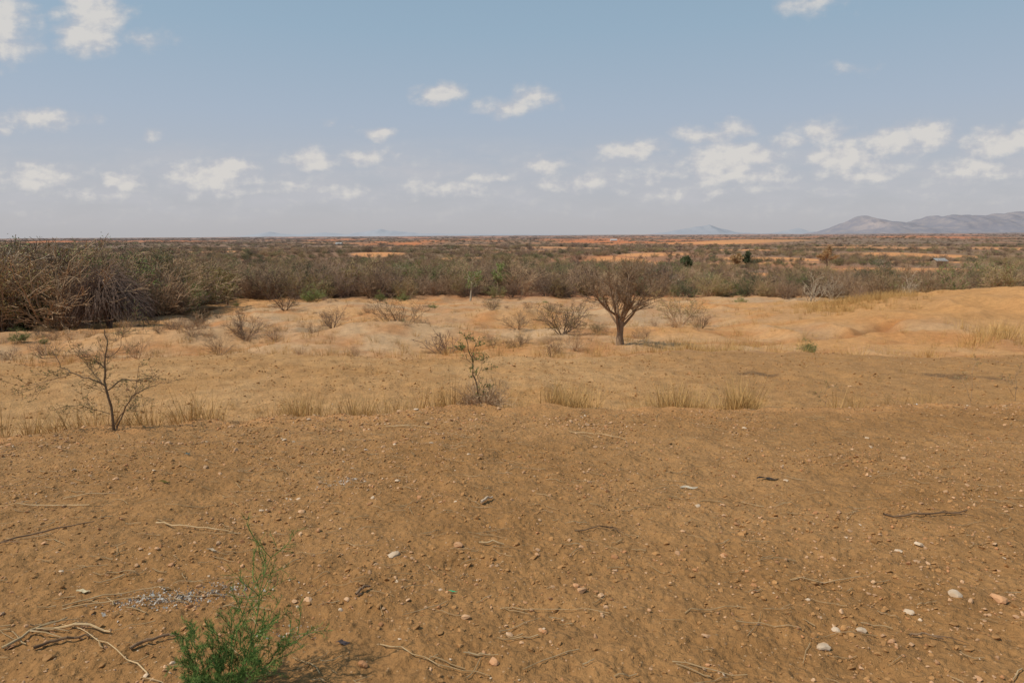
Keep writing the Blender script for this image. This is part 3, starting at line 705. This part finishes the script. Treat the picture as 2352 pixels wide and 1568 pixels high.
# ------------------------------------------------------------------ small farm buildings
def shed(name, bx, y, L, W, H, rz, wallc, roofc):
    e = bpy.data.objects.new(name, None); scene.collection.objects.link(e); x = bx*y
    e.location = (x, y, tz(x, y)); e.rotation_euler = (0, 0, rz)
    wm = tmat(name+"_wall", wallc, tuple(c*.8 for c in wallc), 2); rm = tmat(name+"_iron_roof", roofc, tuple(c*.85 for c in roofc), 2, rough=.6)
    dm = tmat(name+"_door_paint", (.07, .05, .04), (.05, .04, .03), 2)
    l, w = L/2, W/2
    v = [(-l, -w, -.5), (l, -w, -.5), (l, w, -.5), (-l, w, -.5), (-l, -w, H), (l, -w, H), (l, w, H), (-l, w, H), (-l, 0, H+W*.25), (l, 0, H+W*.25)]
    f = [(0, 1, 5, 4), (2, 3, 7, 6), (1, 2, 6, 9, 5), (3, 0, 4, 8, 7)]
    m = bpy.data.meshes.new("walls"); m.from_pydata(v, [], f); m.materials.append(wm); o = obj("walls", m); o.parent = e
    k = .35
    v = []
    for zoff in (.05, .12):
        v += [(-l-k, -w-k, H-k*.5+zoff), (l+k, -w-k, H-k*.5+zoff), (l+k, 0, H+W*.25+zoff), (-l-k, 0, H+W*.25+zoff), (l+k, w+k, H-k*.5+zoff), (-l-k, w+k, H-k*.5+zoff)]
    f = [(0, 1, 2, 3), (3, 2, 4, 5), (6, 7, 8, 9), (9, 8, 10, 11), (0, 1, 7, 6), (4, 5, 11, 10)]
    m = bpy.data.meshes.new("roof"); m.from_pydata(v, [], f); m.materials.append(rm); o = obj("roof", m); o.parent = e
    m = bpy.data.meshes.new("door"); m.from_pydata([(-.45, -w-.02, 0), (.45, -w-.02, 0), (.45, -w-.02, 1.9), (-.45, -w-.02, 1.9)], [], [(0, 1, 2, 3)]); m.materials.append(dm); o = obj("door", m); o.parent = e
shed("farm_shed", .622, 215, 3.6, 2.6, 1.9, .2, (.30, .21, .14), (.32, .31, .30))
shed("farmhouse", .148, 2300, 22, 12, 5, .1, (.6, .55, .5), (.65, .65, .65))
shed("farmhouse", -.25, 1500, 14, 8, 4, -.2, (.5, .44, .38), (.45, .44, .43))
shed("farmhouse", -.60, 800, 9, 6, 3, -.2, (.45, .36, .3), (.40, .39, .38))

# ------------------------------------------------------------------ sky
EL, AZ = math.radians(54), math.radians(-105)
sdir = Vector((math.sin(AZ)*math.cos(EL), math.cos(AZ)*math.cos(EL), math.sin(EL)))
ld = bpy.data.lights.new("sun", 'SUN'); ld.energy = 3.75; ld.angle = math.radians(.55); ld.color = (1, .93, .80)
lo = bpy.data.objects.new("sun", ld); scene.collection.objects.link(lo); lo.rotation_euler = (-sdir).to_track_quat('-Z', 'Y').to_euler(); lo.location = (-20, -5, 40)
w = bpy.data.worlds.new("World"); scene.world = w; w.use_nodes = True
nt = w.node_tree; bg = nt.nodes["Background"]; bg.inputs["Strength"].default_value = .1
sky = nt.nodes.new("ShaderNodeTexSky"); sky.sky_type = 'NISHITA'; sky.sun_disc = False; sky.sun_elevation = EL; sky.sun_rotation = AZ
sky.dust_density = 3; sky.air_density = 1; sky.altitude = 600
tc = nt.nodes.new("ShaderNodeTexCoord"); sx = nt.nodes.new("ShaderNodeSeparateXYZ"); nt.links.new(tc.outputs["Generated"], sx.inputs[0])
yy = mathn(nt, 'MAXIMUM', sx.outputs[1], .05)
U = mathn(nt, 'DIVIDE', sx.outputs[0], yy); V = mathn(nt, 'DIVIDE', sx.outputs[2], yy)
cb = nt.nodes.new("ShaderNodeCombineXYZ"); nt.links.new(U, cb.inputs[0]); nt.links.new(V, cb.inputs[1])
ramp = nt.nodes.new("ShaderNodeValToRGB"); nt.links.new(mrange(nt, sx.outputs[2], -.02, .5, 0, 1), ramp.inputs[0])
cr = ramp.color_ramp
def S(r, g, b_): return tuple(((c/255+.055)/1.055)**2.4 for c in (r, g, b_))+(1,)
cr.elements[0].position = 0; cr.elements[0].color = S(187, 186, 189)
cr.elements[1].position = 1; cr.elements[1].color = S(124, 159, 184)
for pz, cc_ in ((.08, S(188, 187, 191)), (.2, S(182, 186, 195)), (.35, S(170, 183, 199)), (.55, S(153, 177, 196))):
    e = cr.elements.new(pz); e.color = cc_
sc10 = nt.nodes.new("ShaderNodeVectorMath"); sc10.operation = 'SCALE'; sc10.inputs["Scale"].default_value = 10; nt.links.new(ramp.outputs[0], sc10.inputs[0])
skyc = mixcol(nt, .88, sky.outputs[0], sc10.outputs[0])
def vm(op, a, b_=None, c=None):
    n = nt.nodes.new("ShaderNodeVectorMath"); n.operation = op
    for k, q in enumerate((a, b_, c)):
        if q is None: continue
        if isinstance(q, tuple): n.inputs[k].default_value = q
        else: nt.links.new(q, n.inputs[k])
    return n
dn = noise(nt, vm('MULTIPLY', cb.outputs[0], (1, 1.6, 1)).outputs[0], 22, 3, .5)
dv = vm('SUBTRACT', dn.outputs["Color"], (.5, .5, .5)); dv = vm('MULTIPLY', dv.outputs[0], (.045, .022, 0))
Pq = vm('ADD', cb.outputs[0], dv.outputs[0]).outputs[0]
CL = [(-.715, .293, .060, .044, 1.15), (-.735, .32, .05, .03, 1.1), (-.575, .305, .046, .032, 1.1), (-.59, .275, .040, .022, 1.05), (-.50, .272, .040, .012, .5), (-.665, .165, .060, .013, .85), (-.72, .149, .02, .006, .6), (-.51, .143, .016, .009, .4),
      (-.100, .195, .032, .014, 1.05), (.000, .178, .052, .013, .8), (.03, .19, .028, .014, .8), (-.183, .141, .024, .008, .85), (-.255, .157, .016, .006, .4),
      (-.285, .107, .050, .014, .95), (-.205, .114, .042, .011, .9), (-.675, .086, .075, .016, .9), (-.56, .080, .038, .014, .95), (-.43, .086, .064, .022, 1.1), (-.395, .098, .040, .014, 1.0),
      (-.305, .071, .036, .010, .7), (-.24, .064, .045, .013, .75), (.047, .098, .034, .011, .95), (.16, .114, .045, .013, .9), (.195, .124, .03, .010, .9), (.28, .138, .048, .012, .85), (.31, .146, .03, .01, .8),
      (.30, .100, .066, .024, 1.15), (.345, .110, .044, .018, 1.1), (.40, .128, .040, .012, .85), (.44, .142, .038, .014, .9), (.47, .108, .056, .022, 1.15), (.54, .126, .048, .018, 1.1), (.59, .136, .04, .018, 1.15),
      (.69, .122, .048, .022, 1.15), (.74, .13, .048, .020, 1.1), (.41, .312, .045, .014, .7), (.475, .228, .028, .007, .4), (-.09, .068, .08, .014, .75), (.10, .074, .08, .014, .75),
      (.2, .082, .07, .013, .7), (.33, .082, .10, .013, .75), (.5, .083, .10, .012, .75), (.66, .088, .09, .014, .8), (-.03, .082, .05, .009, .7), (-.4, .062, .10, .010, .6), (-.6, .060, .10, .009, .6), (.3, .06, .16, .010, .6)]
M = None
for (cx, cz, hw, hh, st) in CL:
    d = vm('MULTIPLY', vm('SUBTRACT', Pq, (cx, cz, 0)).outputs[0], (1/(hw*1.4), 1/(hh*1.55), 0))
    l = vm('LENGTH', d.outputs[0]).outputs["Value"]
    m_ = mathn(nt, 'MULTIPLY_ADD', l, -st*1.1, st*1.1)
    M = m_ if M is None else mathn(nt, 'MAXIMUM', M, m_)
n1_ = noise(nt, vm('MULTIPLY', cb.outputs[0], (1, 1.5, 1)).outputs[0], 30, 5, .55)
n2_ = noise(nt, vm('MULTIPLY', cb.outputs[0], (1, 3.2, 1)).outputs[0], 9, 4, .55)
D = mathn(nt, 'ADD', M, mrange(nt, n1_.outputs[0], .25, .75, -.36, .36))
frontm = mrange(nt, sx.outputs[1], .1, .3, 0, 1)
cm = nt.nodes.new("ShaderNodeMapRange"); cm.interpolation_type = 'SMOOTHSTEP'; nt.links.new(D, cm.inputs[0])
cm.inputs["From Min"].default_value = -.04; cm.inputs["From Max"].default_value = .90; cm.inputs["To Max"].default_value = .88
band = mathn(nt, 'MULTIPLY', mrange(nt, V, .01, .05, 0, 1), mrange(nt, V, .09, .14, 1, 0))
bandm = mathn(nt, 'MULTIPLY', band, mrange(nt, n2_.outputs[0], .38, .66, 0, .7))
cmask = mathn(nt, 'MULTIPLY', mathn(nt, 'MAXIMUM', cm.outputs[0], bandm), frontm)
cshade = mrange(nt, D, .25, .9, 0, 1)
g2 = noise(nt, vm('ADD', vm('MULTIPLY', cb.outputs[0], (1, 1.5, 1)).outputs[0], (.007, -.010, 0)).outputs[0], 30, 5, .55)
shd = mathn(nt, 'ADD', cshade, mathn(nt, 'MULTIPLY', mathn(nt, 'SUBTRACT', n1_.outputs[0], g2.outputs[0]), 2.8))
shd = mathn(nt, 'MINIMUM', mathn(nt, 'MAXIMUM', shd, 0), 1)
def S10(*a): return tuple(x*10 for x in S(*a)[:3])+(1,)
ccol = mixcol(nt, shd, S10(191, 191, 196), S10(217, 213, 208))
fin = mixcol(nt, cmask, skyc, ccol)
nt.links.new(fin, bg.inputs["Color"])

# ------------------------------------------------------------------ camera
cd = bpy.data.cameras.new("camera"); cd.lens = 24; cd.sensor_width = 36; cd.clip_end = 60000; cd.clip_start = .05
co = bpy.data.objects.new("camera", cd); scene.collection.objects.link(co)
co.matrix_world = Matrix.Translation((0, 0, 1.7)) @ Matrix.Rotation(math.radians(90-8.845), 4, 'X') @ Matrix.Rotation(math.radians(-.33), 4, 'Z')
scene.camera = co
